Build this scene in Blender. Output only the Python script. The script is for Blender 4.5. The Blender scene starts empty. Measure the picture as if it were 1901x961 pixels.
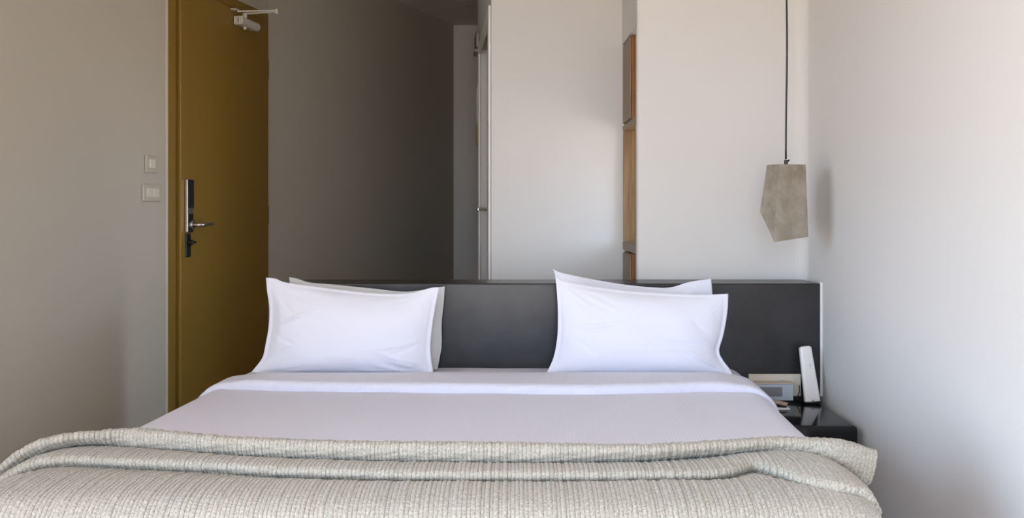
import bpy, bmesh, math, random
import numpy as np
from mathutils import Vector, Matrix, noise as mnoise

random.seed(7)
S = bpy.context.scene
C = S.collection
F, CX, HY, CAMZ = 1800.0, 950.5, 385.0, 1.10

# ------------------------------------------------------------------ camera
cam_d = bpy.data.cameras.new('camera')
cam = bpy.data.objects.new('camera', cam_d)
C.objects.link(cam)
cam.location = (0, 0, CAMZ)
cam.rotation_euler = (math.pi / 2, 0, 0)
cam_d.sensor_width = 36
cam_d.lens = F * 36 / 1901
cam_d.shift_y = -(480.5 - HY) / 1901
cam_d.clip_start = 0.05
S.camera = cam

# ------------------------------------------------------------------ world, lights, exposure
w = bpy.data.worlds.new('sky')
S.world = w
w.use_nodes = True
wn = w.node_tree
wl = wn.links.new
bg = wn.nodes['Background']
# cool open sky above the horizon, warm sunlit terrace and ground below it
wtc = wn.nodes.new('ShaderNodeTexCoord')
wsx = wn.nodes.new('ShaderNodeSeparateXYZ')
wl(wtc.outputs['Generated'], wsx.inputs[0])
wcr = wn.nodes.new('ShaderNodeValToRGB')
wmr = wn.nodes.new('ShaderNodeMapRange')
wmr.inputs['From Min'].default_value = -1
wmr.inputs['From Max'].default_value = 1
wl(wsx.outputs[2], wmr.inputs[0])
wl(wmr.outputs[0], wcr.inputs[0])
wcr.color_ramp.elements[0].position = 0.485
wcr.color_ramp.elements[0].color = (0.56, 0.46, 0.37, 1)
wcr.color_ramp.elements[1].position = 0.515
wcr.color_ramp.elements[1].color = (0.56, 0.75, 1.0, 1)
wl(wcr.outputs[0], bg.inputs[0])
bg.inputs[1].default_value = 7.0

sun_d = bpy.data.lights.new('sun', 'SUN')
sun_d.energy = 7.0
sun_d.angle = 0.01
sun_d.color = (1.0, 0.80, 0.56)
sun = bpy.data.objects.new('sun', sun_d)
C.objects.link(sun)
# high sun from behind the camera, falling on the floor just inside the balcony door
sun.rotation_euler = Vector((0.12, 0.40, -0.9)).normalized().to_track_quat('-Z', 'Y').to_euler()

WINX0, WINX1, WINZ0, WINZ1, WINY = -0.42, 0.42, 0.08, 2.25, -1.3
W2Y0, W2Y1 = -1.15, 1.15         # second window, in the left wall beside the camera


def portal(name, centre, size, direction):
    d = bpy.data.lights.new(name, 'AREA')
    d.shape = 'RECTANGLE'
    d.size, d.size_y = size
    d.cycles.is_portal = True
    o_ = bpy.data.objects.new(name, d)
    C.objects.link(o_)
    o_.location = centre
    o_.rotation_euler = Vector(direction).to_track_quat('-Z', 'Z').to_euler()
    return o_


portal('window_daylight', ((WINX0 + WINX1) / 2, WINY - 0.02, (WINZ0 + WINZ1) / 2), (WINX1 - WINX0, WINZ1 - WINZ0), (0, 1, 0))
_m = (W2Y0 + W2Y1) / 2
portal('window_daylight_side', (-2.2145 + 0.1762 * _m - 0.02, _m, (WINZ0 + WINZ1) / 2), ((W2Y1 - W2Y0) * 1.0, WINZ1 - WINZ0), (1, -0.1762, 0))

S.view_settings.view_transform = 'Standard'
S.view_settings.look = 'None'
S.view_settings.gamma = 1
S.view_settings.exposure = 1.40
S.view_settings.use_curve_mapping = False


# ------------------------------------------------------------------ helpers
def unp(px, py, Y):
    return Vector(((px - CX) / F * Y, Y, CAMZ - (py - HY) / F * Y))


def interp(x, tab):
    return float(np.interp(x, [t[0] for t in tab], [t[1] for t in tab]))


def mat(name, col, rough=0.6, metal=0.0, spec=0.5, noise=None, bump=None, sheen=0, coat=0):
    """noise=(scale, amount, col2) colour mottling; bump=(scale, strength, distance)"""
    m = bpy.data.materials.new(name)
    m.use_nodes = True
    nt = m.node_tree
    p = nt.nodes['Principled BSDF']
    p.inputs['Base Color'].default_value = (*col, 1)
    p.inputs['Roughness'].default_value = rough
    p.inputs['Metallic'].default_value = metal
    p.inputs['Specular IOR Level'].default_value = spec
    if sheen:
        p.inputs['Sheen Weight'].default_value = sheen
    if coat:
        p.inputs['Coat Weight'].default_value = coat
        p.inputs['Coat Roughness'].default_value = 0.12
    tc = nt.nodes.new('ShaderNodeTexCoord')
    if noise:
        n = nt.nodes.new('ShaderNodeTexNoise')
        n.inputs['Scale'].default_value = noise[0]
        n.inputs['Detail'].default_value = 6
        n.inputs['Roughness'].default_value = 0.65
        nt.links.new(tc.outputs['Object'], n.inputs['Vector'])
        r = nt.nodes.new('ShaderNodeMapRange')
        r.inputs['From Min'].default_value = 0.35
        r.inputs['From Max'].default_value = 0.65
        r.inputs['To Max'].default_value = noise[1]
        nt.links.new(n.outputs['Fac'], r.inputs['Value'])
        mx = nt.nodes.new('ShaderNodeMix')
        mx.data_type = 'RGBA'
        mx.inputs[6].default_value = (*col, 1)
        mx.inputs[7].default_value = (*noise[2], 1)
        nt.links.new(r.outputs[0], mx.inputs[0])
        nt.links.new(mx.outputs[2], p.inputs['Base Color'])
    if bump:
        n2 = nt.nodes.new('ShaderNodeTexNoise')
        n2.inputs['Scale'].default_value = bump[0]
        n2.inputs['Detail'].default_value = 4
        nt.links.new(tc.outputs['Object'], n2.inputs['Vector'])
        b = nt.nodes.new('ShaderNodeBump')
        b.inputs['Strength'].default_value = bump[1]
        b.inputs['Distance'].default_value = bump[2]
        nt.links.new(n2.outputs['Fac'], b.inputs['Height'])
        nt.links.new(b.outputs['Normal'], p.inputs['Normal'])
    return m


def wood_mat(name, c1, c2, scale=(60, 60, 1.2), rough=0.5):
    m = bpy.data.materials.new(name)
    m.use_nodes = True
    nt = m.node_tree
    p = nt.nodes['Principled BSDF']
    p.inputs['Roughness'].default_value = rough
    tc = nt.nodes.new('ShaderNodeTexCoord')
    mp = nt.nodes.new('ShaderNodeMapping')
    mp.inputs['Scale'].default_value = scale
    n = nt.nodes.new('ShaderNodeTexNoise')
    n.inputs['Scale'].default_value = 3
    n.inputs['Detail'].default_value = 5
    n.inputs['Distortion'].default_value = 0.6
    cr = nt.nodes.new('ShaderNodeValToRGB')
    cr.color_ramp.elements[0].position = 0.35
    cr.color_ramp.elements[0].color = (*c1, 1)
    cr.color_ramp.elements[1].position = 0.65
    cr.color_ramp.elements[1].color = (*c2, 1)
    nt.links.new(tc.outputs['Object'], mp.inputs['Vector'])
    nt.links.new(mp.outputs[0], n.inputs['Vector'])
    nt.links.new(n.outputs['Fac'], cr.inputs[0])
    nt.links.new(cr.outputs[0], p.inputs['Base Color'])
    b = nt.nodes.new('ShaderNodeBump')
    b.inputs['Strength'].default_value = 0.15
    b.inputs['Distance'].default_value = 0.001
    nt.links.new(n.outputs['Fac'], b.inputs['Height'])
    nt.links.new(b.outputs['Normal'], p.inputs['Normal'])
    return m


def waffle_mat(name, col, pitch):
    """white cotton with a woven waffle grid; uses the UV map given in metres"""
    m = bpy.data.materials.new(name)
    m.use_nodes = True
    nt = m.node_tree
    p = nt.nodes['Principled BSDF']
    p.inputs['Base Color'].default_value = (*col, 1)
    p.inputs['Roughness'].default_value = 0.85
    p.inputs['Specular IOR Level'].default_value = 0.2
    p.inputs['Sheen Weight'].default_value = 0.15
    uv = nt.nodes.new('ShaderNodeUVMap')
    sx = nt.nodes.new('ShaderNodeSeparateXYZ')
    nt.links.new(uv.outputs[0], sx.inputs[0])
    outs = []
    for i in (0, 1):
        a = nt.nodes.new('ShaderNodeMath'); a.operation = 'MULTIPLY'
        a.inputs[1].default_value = 2 * math.pi / pitch
        nt.links.new(sx.outputs[i], a.inputs[0])
        s = nt.nodes.new('ShaderNodeMath'); s.operation = 'SINE'
        nt.links.new(a.outputs[0], s.inputs[0])
        outs.append(s)
    mx = nt.nodes.new('ShaderNodeMath'); mx.operation = 'MAXIMUM'
    nt.links.new(outs[0].outputs[0], mx.inputs[0])
    nt.links.new(outs[1].outputs[0], mx.inputs[1])
    b = nt.nodes.new('ShaderNodeBump')
    b.inputs['Strength'].default_value = 0.28
    b.inputs['Distance'].default_value = 0.0012
    nt.links.new(mx.outputs[0], b.inputs['Height'])
    nt.links.new(b.outputs['Normal'], p.inputs['Normal'])
    return m


def knit_mat(name):
    """chunky oatmeal knit; UV: x = rib index, y = metres along the yarn"""
    m = bpy.data.materials.new(name)
    m.use_nodes = True
    nt = m.node_tree
    N = nt.nodes.new
    L = nt.links.new
    p = nt.nodes['Principled BSDF']
    p.inputs['Roughness'].default_value = 0.95
    p.inputs['Specular IOR Level'].default_value = 0.1
    p.inputs['Sheen Weight'].default_value = 0.25
    uv = N('ShaderNodeUVMap')
    sx = N('ShaderNodeSeparateXYZ'); L(uv.outputs[0], sx.inputs[0])

    def mth(op, a, b=None):
        n = N('ShaderNodeMath'); n.operation = op
        for i, v in enumerate((a, b)):
            if v is None:
                continue
            if isinstance(v, (int, float)):
                n.inputs[i].default_value = v
            else:
                L(v, n.inputs[i])
        return n.outputs[0]
    n1 = N('ShaderNodeTexNoise'); n1.inputs['Scale'].default_value = 0.8; n1.inputs['Detail'].default_value = 3
    mp = N('ShaderNodeMapping'); mp.inputs['Scale'].default_value = (1.0, 150, 1)
    L(uv.outputs[0], mp.inputs[0]); L(mp.outputs[0], n1.inputs['Vector'])
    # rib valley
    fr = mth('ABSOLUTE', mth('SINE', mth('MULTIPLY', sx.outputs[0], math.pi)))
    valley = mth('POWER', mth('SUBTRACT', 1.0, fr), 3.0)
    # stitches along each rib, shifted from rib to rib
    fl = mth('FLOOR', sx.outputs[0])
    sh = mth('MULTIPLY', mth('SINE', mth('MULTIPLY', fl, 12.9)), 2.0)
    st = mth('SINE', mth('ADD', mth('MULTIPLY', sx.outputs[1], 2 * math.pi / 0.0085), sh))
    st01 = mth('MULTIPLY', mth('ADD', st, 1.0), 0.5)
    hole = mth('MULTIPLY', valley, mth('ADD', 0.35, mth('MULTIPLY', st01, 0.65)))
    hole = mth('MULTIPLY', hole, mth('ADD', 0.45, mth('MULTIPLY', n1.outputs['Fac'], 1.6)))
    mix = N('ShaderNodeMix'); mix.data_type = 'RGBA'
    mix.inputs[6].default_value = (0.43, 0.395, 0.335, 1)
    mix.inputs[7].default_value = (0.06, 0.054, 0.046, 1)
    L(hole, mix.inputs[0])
    n2 = N('ShaderNodeTexNoise'); n2.inputs['Scale'].default_value = 260; n2.inputs['Detail'].default_value = 2
    tc = N('ShaderNodeTexCoord'); L(tc.outputs['Object'], n2.inputs['Vector'])
    mr = N('ShaderNodeMapRange'); mr.inputs['From Min'].default_value = 0.3; mr.inputs['From Max'].default_value = 0.7
    mr.inputs['To Min'].default_value = 0.68; mr.inputs['To Max'].default_value = 1.22
    L(n2.outputs['Fac'], mr.inputs[0])
    hs = N('ShaderNodeVectorMath'); hs.operation = 'SCALE'
    L(mix.outputs[2], hs.inputs[0]); L(mr.outputs[0], hs.inputs[3])
    L(hs.outputs[0], p.inputs['Base Color'])
    h = mth('ADD', mth('MULTIPLY', hole, -1.0), mth('MULTIPLY', st01, 0.35))
    h = mth('ADD', h, mth('MULTIPLY', n2.outputs['Fac'], 0.5))
    b = N('ShaderNodeBump'); b.inputs['Strength'].default_value = 0.8; b.inputs['Distance'].default_value = 0.002
    L(h, b.inputs['Height']); L(b.outputs['Normal'], p.inputs['Normal'])
    return m


M = {}
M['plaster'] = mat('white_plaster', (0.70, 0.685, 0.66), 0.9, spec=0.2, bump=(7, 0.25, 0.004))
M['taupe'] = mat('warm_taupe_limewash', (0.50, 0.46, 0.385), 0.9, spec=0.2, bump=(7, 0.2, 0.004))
M['reveal'] = mat('pale_plaster_edge', (0.62, 0.57, 0.47), 0.8)
M['ceiling'] = mat('ceiling_paint', (0.70, 0.68, 0.64), 0.9, spec=0.2)
M['floor'] = wood_mat('floor_boards', (0.36, 0.22, 0.12), (0.45, 0.29, 0.17), (3, 30, 3), 0.5)
M['ochre'] = mat('ochre_door_paint', (0.25, 0.145, 0.024), 0.42, spec=0.4)
M['white_paint'] = mat('white_gloss_paint', (0.80, 0.79, 0.77), 0.4)
M['hb'] = mat('polished_dark_plaster', (0.012, 0.0115, 0.0125), 0.30, spec=0.55, noise=(5.5, 1.0, (0.030, 0.028, 0.029)), bump=(12, 0.22, 0.002))
M['black_lacquer'] = mat('black_polished_plaster', (0.005, 0.005, 0.006), 0.11, spec=0.35, bump=(14, 0.08, 0.001))
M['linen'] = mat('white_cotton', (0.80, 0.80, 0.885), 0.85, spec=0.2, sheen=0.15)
M['linen_rear'] = mat('white_cotton_painted_shade', (0.66, 0.66, 0.65), 0.85, spec=0.2)  # same white cotton, greyed: shade behind the front left pillow put into its colour
M['waffle'] = waffle_mat('waffle_cotton', (0.76, 0.755, 0.87), 0.0095)
M['knit'] = knit_mat('oatmeal_knit')
M['concrete'] = mat('cast_concrete', (0.25, 0.21, 0.16), 0.85, spec=0.25, noise=(16, 1.0, (0.36, 0.32, 0.26)), bump=(60, 0.7, 0.002))
M['black'] = mat('black_plastic', (0.012, 0.012, 0.012), 0.35)
M['steel'] = mat('brushed_steel', (0.62, 0.59, 0.54), 0.28, metal=1.0)
M['dark_steel'] = mat('dark_steel', (0.20, 0.19, 0.18), 0.35, metal=1.0)
M['cream'] = mat('cream_plastic', (0.66, 0.60, 0.50), 0.35)
M['switch'] = mat('ivory_switch_plastic', (0.50, 0.46, 0.36), 0.4)
M['switch_key'] = mat('ivory_switch_key', (0.66, 0.62, 0.52), 0.28)
M['phone'] = mat('white_handset_plastic', (0.82, 0.77, 0.74), 0.3)
M['clock'] = mat('pale_blue_grey_plastic', (0.47, 0.53, 0.58), 0.35)
M['clock_top'] = mat('beige_plastic_top', (0.62, 0.50, 0.40), 0.4)
M['lcd'] = mat('grey_lcd', (0.22, 0.215, 0.22), 0.18)
M['closer'] = mat('closer_enamel', (0.62, 0.58, 0.50), 0.35, spec=0.6)
M['oak'] = wood_mat('honey_oak', (0.15, 0.08, 0.025), (0.26, 0.155, 0.062), (14, 14, 0.9), 0.45)
M['oak_front'] = wood_mat('pale_oak_front', (0.20, 0.135, 0.08), (0.26, 0.18, 0.115), (14, 14, 0.9), 0.5)
M['oak_red'] = wood_mat('red_oak_side', (0.20, 0.075, 0.012), (0.30, 0.12, 0.024), (14, 14, 0.9), 0.45)
M['base'] = mat('bed_base_plaster', (0.6, 0.59, 0.57), 0.8)
M['tan'] = mat('tan_leather', (0.50, 0.36, 0.25), 0.5)
M['paper'] = mat('white_paper', (0.80, 0.79, 0.77), 0.7)
M['dark_print'] = mat('grey_print', (0.30, 0.29, 0.30), 0.5)
M['yellow'] = mat('yellow_card', (0.60, 0.52, 0.22), 0.6)
M['bulb'] = mat('opal_bulb_glass', (0.75, 0.74, 0.70), 0.2)


def link(name, me, m, parent=None, smooth=False):
    o = bpy.data.objects.new(name, me)
    C.objects.link(o)
    if m is not None:
        me.materials.append(m)
    if smooth:
        me.shade_smooth()
    if parent is not None:
        o.parent = parent
        o.matrix_parent_inverse = parent.matrix_world.inverted()
    return o


def obj(name, bm, m, parent=None, smooth=False):
    me = bpy.data.meshes.new(name)
    bmesh.ops.recalc_face_normals(bm, faces=bm.faces)
    bm.to_mesh(me)
    bm.free()
    return link(name, me, m, parent, smooth)


def thing(name, label, cat, loc=(0, 0, 0), group=None):
    o = bpy.data.objects.new(name, None)
    C.objects.link(o)
    o.empty_display_size = 0.05
    o.location = loc
    bpy.context.view_layer.update()
    o.matrix_world = Matrix.Translation(Vector(loc))
    tag(o, label, cat, group)
    return o


def tag(o, label, cat, group=None):
    o['label'] = label
    o['category'] = cat
    if group:
        o['group'] = group
    return o


def struct(name, bm, m, smooth=False):
    o = obj(name, bm, m, None, smooth)
    o['kind'] = 'structure'
    return o


def frame_mat(origin, u, n):
    """matrix whose x = u, y = n, z = up"""
    u = Vector(u).normalized(); n = Vector(n).normalized()
    z = Vector((0, 0, 1))
    return Matrix(((u.x, n.x, z.x, origin[0]), (u.y, n.y, z.y, origin[1]), (u.z, n.z, z.z, origin[2]), (0, 0, 0, 1)))


def box(bm, x0, x1, y0, y1, z0, z1, bevel=0.0, seg=2, mtx=None):
    t = bmesh.new()
    vs = [t.verts.new((x, y, z)) for x in (x0, x1) for y in (y0, y1) for z in (z0, z1)]
    for f in ((0, 1, 3, 2), (4, 6, 7, 5), (0, 4, 5, 1), (2, 3, 7, 6), (0, 2, 6, 4), (1, 5, 7, 3)):
        t.faces.new([vs[i] for i in f])
    if bevel:
        bmesh.ops.bevel(t, geom=t.edges[:], offset=bevel, segments=seg, affect='EDGES', profile=0.5)
    merge(bm, t, mtx)
    return bm


def merge(bm, t, mtx=None):
    if mtx is not None:
        bmesh.ops.transform(t, matrix=mtx, verts=t.verts)
    me = bpy.data.meshes.new('tmp')
    t.to_mesh(me)
    t.free()
    bm.from_mesh(me)
    bpy.data.meshes.remove(me)


def cyl(bm, p0, p1, r0, r1=None, seg=20, bevel=0, mtx=None):
    p0 = Vector(p0); p1 = Vector(p1)
    d = p1 - p0
    t = bmesh.new()
    bmesh.ops.create_cone(t, cap_ends=True, segments=seg, radius1=r0, radius2=r0 if r1 is None else r1, depth=d.length)
    if bevel:
        es = [e for e in t.edges if any(len(f.verts) > 4 for f in e.link_faces)]
        bmesh.ops.bevel(t, geom=es, offset=bevel, segments=2, affect='EDGES', profile=0.5)
    mt = Matrix.Translation((p0 + p1) / 2) @ d.to_track_quat('Z', 'Y').to_matrix().to_4x4()
    if mtx is not None:
        mt = mtx @ mt
    merge(bm, t, mt)
    return bm


def tube(bm, pts, r, seg=10):
    pts = [Vector(p) for p in pts]
    rings = []
    for i, p in enumerate(pts):
        a = pts[max(0, i - 1)]; b = pts[min(len(pts) - 1, i + 1)]
        q = (b - a).normalized().to_track_quat('Z', 'Y')
        rr = r[i] if isinstance(r, (list, tuple)) else r
        rings.append([bm.verts.new(p + q @ Vector((rr * math.cos(k * 2 * math.pi / seg), rr * math.sin(k * 2 * math.pi / seg), 0))) for k in range(seg)])
    for a, b in zip(rings, rings[1:]):
        for k in range(seg):
            bm.faces.new((a[k], a[(k + 1) % seg], b[(k + 1) % seg], b[k]))
    bm.faces.new(rings[0][::-1]); bm.faces.new(rings[-1])
    return bm


def prism(bm, poly, z0, z1):
    """vertical prism over a plan polygon"""
    a = [bm.verts.new((x, y, z0)) for x, y in poly]
    b = [bm.verts.new((x, y, z1)) for x, y in poly]
    bm.faces.new(a[::-1]); bm.faces.new(b)
    n = len(poly)
    for i in range(n):
        bm.faces.new((a[i], a[(i + 1) % n], b[(i + 1) % n], b[i]))
    return bm


def lathe(bm, prof, center, seg=24):
    rings = []
    for r, z in prof:
        rings.append([bm.verts.new((center[0] + r * math.cos(2 * math.pi * k / seg), center[1] + r * math.sin(2 * math.pi * k / seg), center[2] + z)) for k in range(seg)])
    for a, b in zip(rings, rings[1:]):
        for k in range(seg):
            bm.faces.new((a[k], a[(k + 1) % seg], b[(k + 1) % seg], b[k]))
    bm.faces.new(rings[0][::-1]); bm.faces.new(rings[-1])
    return bm


def grid_mesh(name, P, UV=None, m=None, parent=None):
    """P: (rows, cols, 3) numpy positions -> smooth quad grid mesh"""
    R_, K, _ = P.shape
    idx = np.arange(R_ * K).reshape(R_, K)
    f = np.stack([idx[:-1, :-1], idx[:-1, 1:], idx[1:, 1:], idx[1:, :-1]], -1).reshape(-1, 4)
    me = bpy.data.meshes.new(name)
    me.from_pydata(P.reshape(-1, 3).tolist(), [], f.tolist())
    if UV is not None:
        l = me.uv_layers.new(name='UVMap')
        l.data.foreach_set('uv', UV.reshape(-1, 2)[f.reshape(-1)].astype(np.float32).ravel())
    me.shade_smooth()
    return link(name, me, m, parent)


# ------------------------------------------------------------------ the setting
CEIL = 2.50
REAR = WINY                      # inner face of the wall behind the camera
XR = 1.185                       # right wall
YB = 3.915                       # wall behind the headboard
YM = 4.454                       # middle wall beyond the headboard
XM0, XM1 = -0.095, 0.506


def XL(Y):                       # door wall
    return -2.2145 + 0.1762 * Y


HINGE = Vector((-1.302, 5.18))   # where the door wall turns into the hall wall
FAR = Vector((-0.449, 7.45))
HALL_END = Vector((-0.206, 5.84))

prism(bm := bmesh.new(), [(-3.0, REAR - 0.3), (2.2, REAR - 0.3), (2.2, 8.0), (-3.0, 8.0)], -0.1, 0.0)
struct('floor', bm, M['floor'])
prism(bm := bmesh.new(), [(-3.0, REAR - 0.3), (2.2, REAR - 0.3), (2.2, 8.0), (-3.0, 8.0)], CEIL, CEIL + 0.12)
struct('ceiling', bm, M['ceiling'])

# right wall and the wall behind the headboard share one softly rounded plaster corner
r = 0.05
arc = [(XR - r + r * math.cos(a), YB - r + r * math.sin(a)) for a in [math.pi / 2 * k / 8 for k in range(9)]]
bm = bmesh.new()
poly = [(XR, REAR - 0.15)] + arc[:5] + [(XR + 0.15, YB + 0.06), (XR + 0.15, REAR - 0.15)]
prism(bm, poly, 0, CEIL)
struct('wall_right', bm, M['plaster'])
bm = bmesh.new()
poly = arc[4:] + [(XM1 + 0.006, YB), (XM1, YB + 0.006), (XM1, YB + 0.045), (XR + 0.15, YB + 0.045), (XR + 0.149, YB + 0.0)]
prism(bm, poly, 0, CEIL)
struct('wall_back', bm, M['plaster'])

# bulkhead above the oak niche (its visible side faces the hall)
bm = bmesh.new()
prism(bm, [(XM1, YB + 0.045), (XM1, YM + 0.0), (XR, YM), (XR, YB + 0.045)], 1.845, CEIL)
struct('wall_niche', bm, M['plaster'])

bm = bmesh.new()
prism(bm, [(XM0, YM), (XR + 0.15, YM), (XR + 0.15, YM + 0.12), (XM0 + 0.02, YM + 0.12)], 0, CEIL)
struct('wall_middle', bm, M['plaster'])

# hall right wall with the bathroom door opening
hu = (HALL_END - Vector((XM0, YM))).normalized()          # along the hall, away from camera
hn = Vector((-hu.y, hu.x))                                # towards the hall
if hn.x > 0:
    hn = -hn
hlen = (HALL_END - Vector((XM0, YM))).length
HM = frame_mat((XM0, YM, 0), (hu.x, hu.y, 0), (hn.x, hn.y, 0))
bm = bmesh.new()
d0, d1, dtop = 0.065, 1.02, 1.99
box(bm, 0.0, d0, -0.12, 0, 0, CEIL, mtx=HM)
box(bm, d1, hlen, -0.12, 0, 0, CEIL, mtx=HM)
box(bm, d0, d1, -0.12, 0, dtop, CEIL, mtx=HM)
struct('wall_hall_right', bm, M['plaster'])

bm = bmesh.new()
prism(bm, [(FAR.x - 0.15, FAR.y), (1.5, FAR.y), (1.5, FAR.y + 0.12), (FAR.x - 0.15, FAR.y + 0.12)], 0, CEIL)
struct('wall_hall_far', bm, M['plaster'])
bm = bmesh.new()
prism(bm, [(1.3, YM + 0.12), (1.3, FAR.y), (1.42, FAR.y), (1.42, YM + 0.12)], 0, CEIL)
struct('wall_hall_side', bm, M['plaster'])

# hall left wall: from the door hinge side to the far corner, corner eased
lu = (FAR - HINGE).normalized()
ln = Vector((lu.y, -lu.x))
bm = bmesh.new()
q = 0.12
poly = [tuple(HINGE), tuple(FAR - lu * q), tuple(FAR - lu * q * 0.35 + Vector((0.012, 0)) + Vector((0, 0.03))),
        (FAR.x + q * 0.45, FAR.y), (FAR.x, FAR.y + 0.1), tuple(FAR - ln * 0.14), tuple(HINGE - ln * 0.14)]
poly = [tuple(HINGE), tuple(FAR), tuple(FAR - ln * 0.14), tuple(HINGE - ln * 0.14)]
prism(bm, poly, 0, CEIL)
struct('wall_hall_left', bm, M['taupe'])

# door wall
DU = Vector((0.1762, 1.0)).normalized()
DN = Vector((DU.y, -DU.x))
D_NEAR = Vector((XL(4.165), 4.165))
DM = frame_mat((D_NEAR.x, D_NEAR.y, 0), (DU.x, DU.y, 0), (DN.x, DN.y, 0))
# in this frame u = 0 is the near outer edge of the casing
U_GAP, U_LEAF1, U_END = 0.073, 0.985, 1.02
LEAFTOP = 2.075
U_NEARROOM = -(4.165 - REAR + 0.2) / DU.y
bm = bmesh.new()
UW0, UW1 = (W2Y0 - 4.165) / DU.y, (W2Y1 - 4.165) / DU.y
box(bm, U_NEARROOM, UW0, -0.14, 0, 0, CEIL, mtx=DM)
box(bm, UW0, UW1, -0.14, 0, 0, WINZ0, mtx=DM)
box(bm, UW0, UW1, -0.14, 0, WINZ1, CEIL, mtx=DM)
box(bm, UW1, 0.008, -0.14, 0, 0, CEIL, mtx=DM)
box(bm, 0.008, U_END - 0.008, -0.14, 0, LEAFTOP + 0.035, CEIL, mtx=DM)
box(bm, U_END - 0.008, U_END + 0.02, -0.14, 0.0, 0, CEIL, mtx=DM)
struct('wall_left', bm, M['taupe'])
bm = bmesh.new()
box(bm, -0.018, -0.0005, 0.0005, 0.004, 0, LEAFTOP + 0.06, 0.0015, 1, mtx=DM)
struct('trim_1', bm, M['reveal'])

# wall behind the camera with the balcony window opening
bm = bmesh.new()
box(bm, -2.8, WINX0, REAR - 0.15, REAR, 0, CEIL)
box(bm, WINX1, XR, REAR - 0.15, REAR, 0, CEIL)
box(bm, WINX0, WINX1, REAR - 0.15, REAR, WINZ1, CEIL)
box(bm, WINX0, WINX1, REAR - 0.15, REAR, 0, WINZ0)
struct('wall_rear', bm, M['plaster'])
bm = bmesh.new()
for x0, x1 in ((WINX0, WINX0 + 0.05), ((WINX0 + WINX1) / 2 - 0.03, (WINX0 + WINX1) / 2 + 0.03), (WINX1 - 0.05, WINX1)):
    box(bm, x0, x1, REAR - 0.09, REAR - 0.04, WINZ0, WINZ1, 0.004, 1)
box(bm, WINX0, WINX1, REAR - 0.09, REAR - 0.04, WINZ1 - 0.05, WINZ1, 0.004, 1)
box(bm, WINX0, WINX1, REAR - 0.09, REAR - 0.04, WINZ0, WINZ0 + 0.05, 0.004, 1)
struct('window_1', bm, M['white_paint'])
bm = bmesh.new()
for u0, u1, z0, z1 in ((UW0, UW0 + 0.05, WINZ0, WINZ1), ((UW0 + UW1) / 2 - 0.03, (UW0 + UW1) / 2 + 0.03, WINZ0, WINZ1), (UW1 - 0.05, UW1, WINZ0, WINZ1),
                       (UW0, UW1, WINZ1 - 0.05, WINZ1), (UW0, UW1, WINZ0, WINZ0 + 0.05)):
    box(bm, u0, u1, -0.10, -0.05, z0, z1, 0.004, 1, mtx=DM)
struct('window_2', bm, M['white_paint'])

# ------------------------------------------------------------------ entrance door (structure, with parts)
d1e = bpy.data.objects.new('door_1', None)
C.objects.link(d1e)
d1e.matrix_world = DM
d1e['kind'] = 'structure'
bpy.context.view_layer.update()
bm = bmesh.new()
NF, NL = 0.005, 0.021            # frame face and proud rebated leaf face
box(bm, 0.0, U_GAP - 0.009, -0.10, NF, 0, LEAFTOP + 0.055, 0.002, 1, mtx=DM)
box(bm, U_LEAF1 - 0.012, U_END, -0.10, NF, 0, LEAFTOP + 0.055, 0.002, 1, mtx=DM)
box(bm, U_GAP - 0.006, U_LEAF1 - 0.012, -0.10, NF, LEAFTOP + 0.007, LEAFTOP + 0.055, 0.002, 1, mtx=DM)
box(bm, U_GAP - 0.006, U_LEAF1 - 0.012, -0.10, -0.052, LEAFTOP - 0.03, LEAFTOP + 0.007, mtx=DM)
box(bm, U_GAP - 0.006, U_GAP + 0.03, -0.10, -0.052, 0, LEAFTOP, mtx=DM)
obj('door_frame', bm, M['ochre'], d1e)
bm = bmesh.new()
box(bm, U_GAP + 0.008, U_LEAF1 - 0.015, -0.045, NL - 0.012, 0.008, LEAFTOP - 0.012, mtx=DM)
box(bm, U_GAP + 0.003, U_LEAF1, NL - 0.014, NL, 0.008, LEAFTOP, 0.004, 3, mtx=DM)
leaf = obj('door_leaf', bm, M['ochre'], d1e)
for hz in (1.83, 1.06, 0.25):
    bm = bmesh.new()
    cyl(bm, (U_LEAF1 + 0.007, 0.014, hz - 0.05), (U_LEAF1 + 0.007, 0.014, hz + 0.05), 0.006, seg=12, bevel=0.001, mtx=DM)
    obj('hinge', bm, M['dark_steel'], d1e, True)


# electronic lock
def duv(px, Yd=None):
    """u along the door wall for a pixel column"""
    t = (px - CX) / F
    Y = -2.2145 / (t - 0.1762)
    return (Y - 4.165) / DU.y, Y


lock = bpy.data.objects.new('door_lock', None)
C.objects.link(lock)
lock.matrix_world = Matrix.Translation(DM @ Vector((0.14, 0.005, 1.08)))
lock.parent = d1e
lock.matrix_parent_inverse = d1e.matrix_world.inverted()
bpy.context.view_layer.update()
DMF = DM @ Matrix.Translation((0, NL - 0.004, 0))   # on the proud leaf face
lu0 = duv(334)[0]
ZL = lambda y: CAMZ - (y - HY) / F * 4.33
bm = bmesh.new()
box(bm, lu0, lu0 + 0.052, 0.004, 0.020, ZL(431), ZL(333), 0.004, 3, mtx=DMF)
obj('lock_body', bm, M['steel'], lock)
bm = bmesh.new()
box(bm, lu0 + 0.003, lu0 + 0.050, 0.0202, 0.0235, ZL(386), ZL(334), 0.001, 1, mtx=DMF)
obj('reader_panel', bm, M['black'], lock)
bm = bmesh.new()
box(bm, lu0 + 0.005, lu0 + 0.048, 0.0202, 0.0225, ZL(430), ZL(397), 0.001, 1, mtx=DMF)
cyl(bm, (lu0 + 0.026, 0.022, ZL(403)), (lu0 + 0.026, 0.027, ZL(403)), 0.010, seg=20, mtx=DMF)
obj('lower_panel', bm, M['black'], lock)
bm = bmesh.new()
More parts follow.
